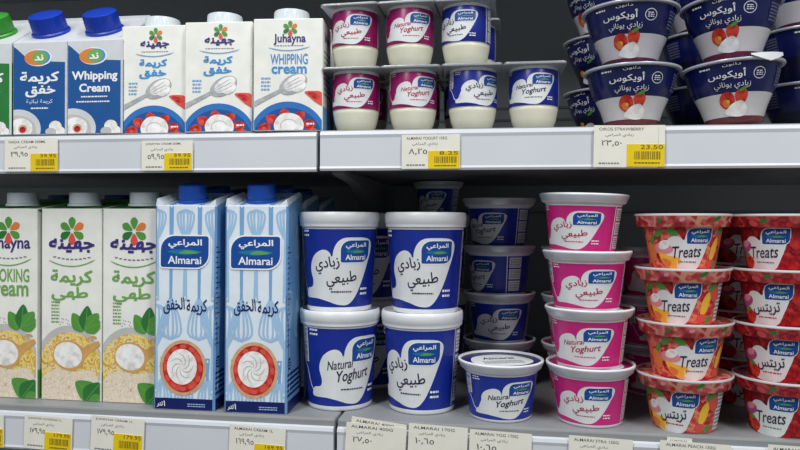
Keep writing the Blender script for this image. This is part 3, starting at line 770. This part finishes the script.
def make_slope_carton(lang, green=False):
    t = empty('cream_carton'); W, D, HF, HB = 59.5, 60, 94, 134
    ink = NADAGREEN if green else NADABLUE
    mb = carton_body(W, D, HF, HB, NADAWHITE, NADAWHITE, NADAWHITE, ch=1.4)
    add_fin(mb, W, D, HF, HB, NADAWHITE)
    a = Art()
    a.poly([(-W/2, 1), (W/2, 1), (W/2, 73), (10, 74), (-6, 76), (-16, 80), (-24, 87), (-W/2, 91)], ink, 1)
    a.poly(ell(-1, 78, 15, 8.6, n=36), INKW, 2.6); a.poly(ell(-2, 78, 14, 7.8, n=36), ORANGE, 3)
    a.poly(ell(2.5, 78.4, 9.8, 7.0, n=36), CYAN, 3.4); a.poly(ell(1, 78.4, 8.6, 6.4, n=36), LGREEN, 3.8)
    a.text('ندي' if False else 'ند', -5, 75, 5, 81, INKW, 5, 0.03, ar=True)
    if lang == 'ar':
        a.text('كريمة', -21, 51, 22, 64, INKW, 3, 0.025, ar=True); a.text('خفق', -15, 38, 18, 50, INKW, 3, 0.025, ar=True)
        a.text('لتحضير الحلو'.replace('ض', 'ط').replace('ح', 'خ') if False else 'كريمة نباتية'.replace('ئ', 'ي'), -14, 31, 15, 36, INKW, 3, 0.0, ar=True); a.lines(-9, 25.5, 10, 28.5, 1, INKW)
    else:
        a.text('Whipping', -24, 52, 25, 63, INKW, 3, 0.03); a.text('Cream', -16, 42, 17, 50.5, INKW, 3, 0.03)
        a.lines(-14, 36, 15, 39, 1, INKW); a.lines(-19, 31, 17, 34, 1, INKW)
    a.poly(ell(-23, 6, 25, 20, n=40), NADAWHITE, 2); a.poly(ell(-24, 4, 21, 16, n=40), BOWLGREY, 2.4); a.poly(ell(-20, 7, 13, 10, n=30), CREAM, 2.8); a.poly(ell(-18, 6, 5, 4.4), CRUST, 3.2); a.poly(ell(-18, 5.4, 3.4, 3), FRUITRED, 3.5)
    a.poly(ell(18, 8, 7, 6), CREAM, 2.4); a.poly(ell(23, 3, 6, 5), CREAM, 2.6); a.poly(ell(13, 3, 6, 4), BOWLGREY, 2.8)
    a.clip(-W/2+1.5, 0.9, W/2-1.5, HF-0.6); a.apply(front_map(D)); mb.art(a)
    for fn in (right_map(W), left_map(W)):
        a = Art(); a.poly([(-D/2+1.5, 1), (D/2-1.5, 1), (D/2-1.5, 76), (-D/2+1.5, 74)], ink, 1); a.lines(-20, 20, 20, 60, 8, INKW, 3); a.apply(fn); mb.art(a)
    mb.build('carton', t)
    put_cap(t, 17.5, 18, CAPGREEN if green else CAPDBLUE, D, HF, HB, -3, -7)
    return t

# ------------------------------------------------------------------ lower shelf: tall cream cartons
CC = 'cream carton'
G1 = 'tall white and green cooking cream cartons'
def bx(px, Y, z): return at(px, 225, Y).x if z is None else X_at(px, Y, z)
def X_at(px, Y, z):
    """x of the point at depth Y and height z that shows at px in the photograph"""
    x = at(px, 225, Y).x
    for _ in range(6):
        v = RCAM.transposed() @ (Vector((x, Y, z))-CAM)
        x += (px-(400+F*v.x/-v.z))/F*(Y-CAM.y)
    return x
yj = 0.024+0.031
for px, lang, lab in ((7.5, 'en', 'tall white cooking cream carton with English lettering, cut by the left picture edge'),
                      (71, 'ar', 'tall white and green cooking cream carton with Arabic lettering, beside the English one'),
                      (133, 'ar', 'tall white and green cooking cream carton with Arabic lettering, beside the blue whisk carton')):
    place('cook_'+lang, lambda: make_cooking_carton(lang), X_at(px, yj-0.031, 0.1), yj, ZL, lab, CC, G1, rz=0.3)
for k in range(3):
    place('cook_back', lambda: make_cooking_carton('ar', CAPNAVY), X_at(7.5+62.7*k, yj-0.031, 0.1)-0.001, yj+0.068, ZL,
          'navy capped carton in the second row, behind the '+('cooking cream carton at the left edge', 'middle cooking cream carton', 'cooking cream carton beside the whisk cartons')[k], CC, 'second row cooking cream cartons')
G2 = 'pale blue whisk pattern cream cartons'
ya = 0.009+0.027
for k, (px, ry) in enumerate(((183, 0.5), (254.5, 0.2))):
    sd = ('left', 'right')[k]
    for r in range(3):
        lab = ('pale blue whipping cream carton with whisk pattern, beside the '+('green cooking cream carton', 'big blue tubs')[k]) if r == 0 else \
            'pale blue whisk pattern carton in the '+('second' if r == 1 else 'third')+' row behind the '+sd+' front whisk carton'
        place('whisk', make_whisk_carton, X_at(px, ya-0.027, 0.1)+(0, 0.001, 0.003)[r], ya+0.065*r, ZL, lab, CC, G2, rz=(2.0, 0.5, 0)[r], ry=ry if r == 0 else 0)

# ------------------------------------------------------------------ big blue tubs
TB = 'yoghurt tub'; G3 = 'large blue natural yoghurt tubs'
yt = 0.028+0.033
TUBS = [(340, 0, 'en', 25, 'large blue yoghurt tub with English lettering, bottom of the left tub stack'),
        (339.5, 1, 'ar', 8, 'large blue yoghurt tub with Arabic lettering, top of the left stack beside the whisk carton'),
        (422, 0, 'ar', -15, 'large blue yoghurt tub with Arabic lettering, bottom of the right tub stack'),
        (425.5, 1, 'ar', 0, 'large blue yoghurt tub with Arabic lettering, top of the right tub stack')]
for px, lv, lang, rz, lab in TUBS:
    place('tub_'+lang, lambda: make_tub(lang), X_at(px, yt, 0.05+0.097*lv), yt, ZL+0.0975*lv, lab, TB, G3, rz=rz)
XD = X_at(438, 0.262, 0.21)
for x, yy, lab in ((-0.146, 0.153, 'left'), (XD, 0.262, 'right')):
    for lv in (0, 1):
        place('tub_ar', None, x, yy, ZL+0.0975*lv, 'large blue yoghurt tub in the second row, '+('top' if lv else 'bottom')+' one behind the '+lab+' front tubs', TB, 'second row large tubs', rz=-6)

# ------------------------------------------------------------------ small cups
CU = 'yoghurt cup'
def cup(col, lang): return ('cup_%s_%s' % (col, lang), lambda: make_cup(lang, col))
def stack(col, px, Y, langs, rzs, where, group, pxs=None, tilt=None):
    n = len(langs)
    names = {0: 'bottom', n-1: 'top'}
    for i, lang in enumerate(langs):
        k, m = cup(col, lang)
        pos = names.get(i) or {1: 'second', 2: 'third'}[n-1-i]+' from top'
        lab = '%s yoghurt cup, %s lettering, %s of %s' % (col, 'Arabic' if lang == 'ar' else 'English', pos, where)
        p = pxs[i] if pxs else px
        place(k, m, X_at(p, Y, 0.03+0.0525*i), Y, ZL+0.0528*i, lab, CU, group, rz=rzs[i], ry=tilt[i] if tilt else 0)
k, m = cup('blue', 'en')
yc = 0.014+0.030
place(k, m, X_at(500.5, yc, 0.03), yc, ZL, 'single blue yoghurt cup with English lettering at the front of the shelf', CU, 'blue yoghurt cups', rz=19)
stack('blue', 499, 0.165, ['ar', 'ar', 'en', 'en'], [0, 4, -50, -28], 'the stack behind the single cup', 'blue yoghurt cups')
o = place('cup_blue_ar', None, XD, 0.262, ZL+0.1943, 'small dark blue cup in shadow on top of the second row right tub stack', CU, 'blue yoghurt cups', rz=-20)
o.scale = (0.8, 0.8, 0.8)
yp = 0.010+0.031
stack('pink', 590, yp, ['ar', 'en', 'ar', 'ar'], [-3, -3, 8, -10], 'the front pink stack', 'pink yoghurt cups', pxs=[590, 589, 586.5, 582], tilt=[0, 0, 0.2, 1.6])
stack('pink', 579, 0.150, ['ar', 'ar', 'ar'], [10, 10, 10], 'the shaded stack behind the front one', 'pink yoghurt cups in shadow')
stack('pink', 653, 0.165, ['en', 'ar', 'en'], [20, 40, 10], 'the shaded stack behind the peach stack', 'pink yoghurt cups in shadow')

# ------------------------------------------------------------------ fruit yoghurts
FR = 'fruit yoghurt cup'
yf = 0.006+0.030
def fstack(col, pxs, Y, langs, rzs, where, group):
    n = len(langs)
    for i, lang in enumerate(langs):
        pos = {0: 'bottom', n-1: 'top'}.get(i) or {1: 'second', 2: 'third'}[n-1-i]+' from top'
        lab = '%s yoghurt cup, %s lettering, %s of %s' % ('peach' if col == 'peach' else 'red strawberry', 'English' if lang == 'en' else 'Arabic', pos, where)
        place('treat_%s_%s' % (col, lang), lambda: make_treats(lang, col), X_at(pxs[i], Y, 0.025+0.048*i), Y, ZL+0.0483*i, lab, FR, group, rz=rzs[i])
fstack('peach', [683.5, 684, 682, 682], yf, ['ar', 'en', 'en', 'en'], [-16, 17, -10, 8], 'the front peach stack', 'peach fruit yoghurts')
fstack('red', [783, 783, 781, 781], yf, ['en', 'ar', 'ar', 'en'], [-18, -18, -22, -26], 'the front red stack', 'red fruit yoghurts')
fstack('red', [742, 742, 742, 742], yf+0.105, ['ar', 'en', 'en', 'en'], [10]*4, 'the shaded stack behind', 'fruit yoghurts in the second row')

# ------------------------------------------------------------------ upper shelf: short cartons
G4 = 'short sloping top cream cartons'
y4 = 0.006+0.030
for key, mk, px, lab in (('slope_green', lambda: make_slope_carton('ar', True), -16, 'green sloping top carton with green cap, cut by the left picture edge'),
                         ('slope_ar', lambda: make_slope_carton('ar'), 39, 'blue sloping top whipping cream carton with blue cap and Arabic lettering'),
                         ('slope_en', lambda: make_slope_carton('en'), 94, 'blue sloping top carton with blue cap, English words Whipping Cream')):
    place(key, mk, X_at(px, y4-0.03, 0.33), y4, ZU, lab, CC, G4, rz=0.5)
G5 = 'short white strawberry whipping cream cartons'
for key, lang, px, dy, rz, lab in (('short_ar', 'ar', 153, 0.010, 2.0, 'short white strawberry whipping cream carton with Arabic lettering, next to the blue cartons'),
                                   ('short_ar', 'ar', 217, 0.006, 4.0, 'short white strawberry whipping cream carton with Arabic lettering, middle of the three'),
                                   ('short_en', 'en', 286, 0.004, 5.0, 'short white strawberry whipping cream carton with English lettering, next to pink pots')):
    place(key, lambda: make_short_carton(lang), X_at(px, dy, 0.33), dy+0.023, ZU, lab, CC, G5, rz=rz)
place('slope_ar', None, X_at(308, 0.085, 0.33), 0.115, ZU, 'blue sloping top carton half hidden behind the English strawberry cream carton', CC, G4, rz=0)

# ------------------------------------------------------------------ small pots
PT = 'yoghurt pot'; G6 = 'small yoghurt pots with clear square lids'
y6 = 0.008+0.0235
POTS = [('magenta', 'ar', 356, 0, y6, 0, 'small magenta yoghurt pot with Arabic lettering, lower row beside the white carton'),
        ('magenta', 'en', 413, 0, y6, 16, 'small magenta yoghurt pot with English lettering, lower row'),
        ('blue', 'ar', 472.5, 0, y6, 32, 'small blue yoghurt pot with Arabic lettering, lower row under another blue pot'),
        ('blue', 'en', 533.5, 0, y6, 3, 'small blue yoghurt pot with English lettering, lower row, nothing on top'),
        ('magenta', 'ar', 355.5, 1, y6, -5, 'small magenta yoghurt pot with Arabic lettering, upper row beside the white carton'),
        ('magenta', 'en', 410, 1, y6, 8, 'small magenta yoghurt pot with English lettering, upper row'),
        ('blue', 'ar', 466, 1, y6, -19, 'small blue yoghurt pot with Arabic lettering, upper row'),
        ('blue', 'ar', 466, 0, y6+0.066, 0, 'small blue yoghurt pot in the second row, behind the lower Arabic blue pot'),
        ('blue', 'ar', 473.5, 1, y6+0.066, 0, 'small blue yoghurt pot in the second row, peeping out behind the upper blue pot'),
        ('magenta', 'ar', 366, 0, y6+0.066, 0, 'small magenta yoghurt pot in the second row, behind the lower Arabic magenta pot'),
        ('magenta', 'en', 418, 0, y6+0.066, 0, 'small magenta yoghurt pot in the second row, behind the lower English magenta pot')]
for col, lang, px, lv, Y, rz, lab in POTS:
    x = X_at(px, Y, ZU+0.03+0.06*lv); ang = math.radians(rz)+math.atan2(-x, 0.6235+Y)
    place('pot_%s_%s_%d' % (col, lang, round(math.degrees(ang)/4)), lambda: make_pot(lang, col, ang), x, Y, ZU+0.0601*lv, lab, PT, G6, rz=-1.5 if lv else 0.5, round_=False)

# ------------------------------------------------------------------ greek yoghurt bowls
GB = 'yoghurt bowl'; G7 = 'dark blue strawberry greek yoghurt bowls'
y7 = 0.006+0.027
BOWLS = [(631.5, 0, y7, 0, 0, 'bowl', 'dark blue strawberry yoghurt bowl, lower row, above the yellow price tag'),
         (734, 0, y7, 0, -2.5, 'bowl_peeled', 'dark blue strawberry yoghurt bowl with peeled white lid corner, lower row'),
         (630, 1, y7, -7, 0, 'bowl', 'dark blue strawberry yoghurt bowl, upper row, above the yellow price tag'),
         (732, 1, y7+0.002, -11, -1.5, 'bowl', 'dark blue strawberry yoghurt bowl, upper row, standing on the peeled lid')]
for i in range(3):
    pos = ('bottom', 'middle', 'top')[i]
    BOWLS.append((604, i, y7+0.108, -40, 0, 'bowl' if i == 2 else 'bowl_shade', 'shaded blue bowl, %s of the second row stack nearest the small pots' % pos))
    BOWLS.append((702, i, y7+0.108, 30, 0, 'bowl' if i == 2 else 'bowl_shade', 'shaded blue bowl, %s of the second row stack between the front bowls' % pos))
    BOWLS.append((803, i, y7+0.100, 30, 0, 'bowl' if i == 2 else 'bowl_shade', 'shaded blue bowl, %s of the second row stack at the right edge' % pos))
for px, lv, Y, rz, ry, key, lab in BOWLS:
    place(key, lambda: make_greek(key == 'bowl_peeled', key == 'bowl_shade'), X_at(px, Y, ZU+0.03+0.055*lv), Y, ZU+0.0551*lv+(0.0012 if (ry and not lv) else 0.003 if ry else 0), lab, GB, G7, rz=rz, ry=ry)

# ------------------------------------------------------------------ price tags
def tag(px0, py0, px1, py1, z_lo, top, ar_price, price, ytag, label, rot=0.0, dy=0.0, sticker=None):
    """paper price tag slid into the rail; corners measured on the rail plane; ytag = yellow sticker x-range as a fraction"""
    a0 = at(px0, py0, -0.001); a1 = at(px1, py1, -0.001)
    W = (a1.x-a0.x)*1000; Hh = (a0.z-z_lo)*1000
    t = empty('price_tag')
    mb = MB(); mb.box(-W/2*.001, -0.0004, -Hh*.001, W/2*.001, 0.0, 0.0, TAGPAPER)
    a = Art()
    a.text(top, -W*.42, -4.6, W*.28, -2.0, TAGINK, 1, 0.005)
    a.text('زبادي المراعي', -W*.32, -10.5, W*.12, -7.0, TAGINK, 1, 0.0, ar=True)
    a.text(ar_price, -W*.38, -18.8, -W*.06, -12.6, TAGINK, 1, 0.0)
    a.lines(-W*.42, -Hh+2, -W*.1, -Hh+5, 1, GREYINK, 1)
    a.apply(lambda x, y, l: Vector((x*.001, -0.0004-0.0001*l, y*.001))); mb.art(a)
    mb.build('tag_card', t)
    if ytag:
        x0, x1, yt_ = -W/2+W*ytag[0], -W/2+W*ytag[1], -Hh*ytag[2]
        sb = Hh if len(ytag) < 4 else Hh*ytag[3]
        m2 = MB(); m2.box(x0*.001, -0.0009, -sb*.001, x1*.001, -0.0004, yt_*.001, TAGYELLOW)
        a = Art(); hh = sb+yt_; ww = x1-x0
        a.text(price, x0+ww*.36, yt_-hh*0.22, x1-ww*.04, yt_-0.4, TAGOLIVE, 2, 0.005)
        rr = random.Random(3); x = x0+ww*.2
        while x < x1-ww*.1:
            q = rr.uniform(0.4, 1.0); a.rect(x, yt_-hh*.68, x+q, yt_-hh*.32, TAGOLIVE, 2); x += q+rr.uniform(.5, 1.1)
        a.lines(x0+ww*.2, yt_-hh*.9, x1-ww*.1, yt_-hh*.76, 1, TAGOLIVE, 2)
        a.apply(lambda x, y, l: Vector((x*.001, -0.0009-0.00008*l, y*.001))); m2.art(a)
        m2.build('yellow_sticker', t)
    t.location = ((a0.x+a1.x)/2, -0.0012-dy, a0.z); t.rotation_euler = (0, math.radians(rot), 0)
    t['label'] = label; t['category'] = 'price tag'; t['group'] = 'paper price tags'
    return t
UB = ZU-0.0375; LB = -0.043
tag(5, 139, 58, 139, UB, 'NADA CREAM 500ML', '٣٩٫٩٥', '39.95', (.50, 1.0, .46), 'faded price tag with yellow sticker under the blue cartons at far left')
tag(142, 141, 193, 141, UB, 'JUHAYNA CREAM 500ML', '٥٩٫٩٥', '59.95', (.45, .98, .42), 'price tag with yellow sticker under the first short strawberry carton')
tag(402, 135, 460, 135, UB, 'ALMARAI YOGURT 105G', '٨٫٢٥', '8.25', (.46, .99, .48), 'price tag with yellow sticker under the magenta pots')
tag(598, 126, 665, 126, UB+0.001, 'DANONE GREEK', '٢٣٫٥٠', '23.50', None, 'plain paper price tag half covered by the tag in front, under the dark blue bowls')
tag(594, 126, 658, 126, UB, 'OIKOS STRAWBERRY', '٢٣٫٥٠', '23.50', (.52, 1.1, .45, .98), 'price tag with a large yellow sticker under the dark blue bowls', rot=0.8, dy=0.0009)
tag(-26, 414, 4, 414, LB, 'JUHAYNA COOKING', '١٧٩٫٩٥', '179.95', (.5, .98, .42), 'price tag cut by the left picture edge on the lower rail')
tag(25, 415, 73, 417, LB, 'JUHAYNA COOKING 1L', '١٧٩٫٩٥', '179.95', (.44, .98, .47), 'price tag with yellow sticker under the second cooking cream carton', rot=2.0)
tag(92, 416, 145, 418, LB, 'JUHAYNA CREAM 1L', '١٧٩٫٩٥', '179.95', (.44, .97, .44), 'price tag with yellow sticker just left of the whisk cartons', rot=2.4)
tag(230, 425, 286, 427, LB, 'ALMARAI CREAM 1L', '١٦٩٫٩٥', '169.95', (.46, .98, .48), 'price tag with yellow sticker under the right whisk carton', rot=2.0)
tag(352, 419, 407, 423, LB, 'ALMARAI 400G', '٢٧٫٥٠', '27.50', None, 'older paper price tag mostly hidden behind the tag under the left big tubs', rot=6.5, dy=0.0004)
tag(347, 423, 407, 426, LB, 'ALMARAI 400G', '٢٧٫٥٠', '27.50', (.47, 1.0, .60), 'tilted price tag with yellow sticker under the left big tub stack', rot=3.5, dy=0.0013)
tag(409, 424, 468, 427, LB, 'ALMARAI 170G', '١٠٫٦٥', '10.65', (.48, 1.0, .56), 'price tag with yellow sticker under the right big tub stack', rot=2.2)
tag(470, 430, 532, 433, LB, 'ALMARAI YOG 170G', '١٠٫٦٥', '10.65', (.48, 1.0, .62), 'price tag under the single blue cup', rot=2.0)
tag(569, 436, 633, 438.5, LB, 'ALMARAI STRA 150G', '١٤٫٩٥', '14.95', None, 'price tag under the front pink stack', rot=2.0)
tag(667, 437, 692, 438, LB, 'ALMARAI', '١٤', '14', None, 'small strip of an older tag peeping above the tag under the peach stack', rot=1.5)
tag(660, 440.5, 731, 443, LB, 'ALMARAI PEACH 150G', '١٤٫٩٥', '14.95', None, 'price tag under the front peach stack', rot=1.8, dy=0.0009)
tag(768, 445, 830, 447, LB, 'ALMARAI STRAW', '١٤٫٩٥', '14.95', None, 'price tag under the front red stack at the right edge', rot=1.5)
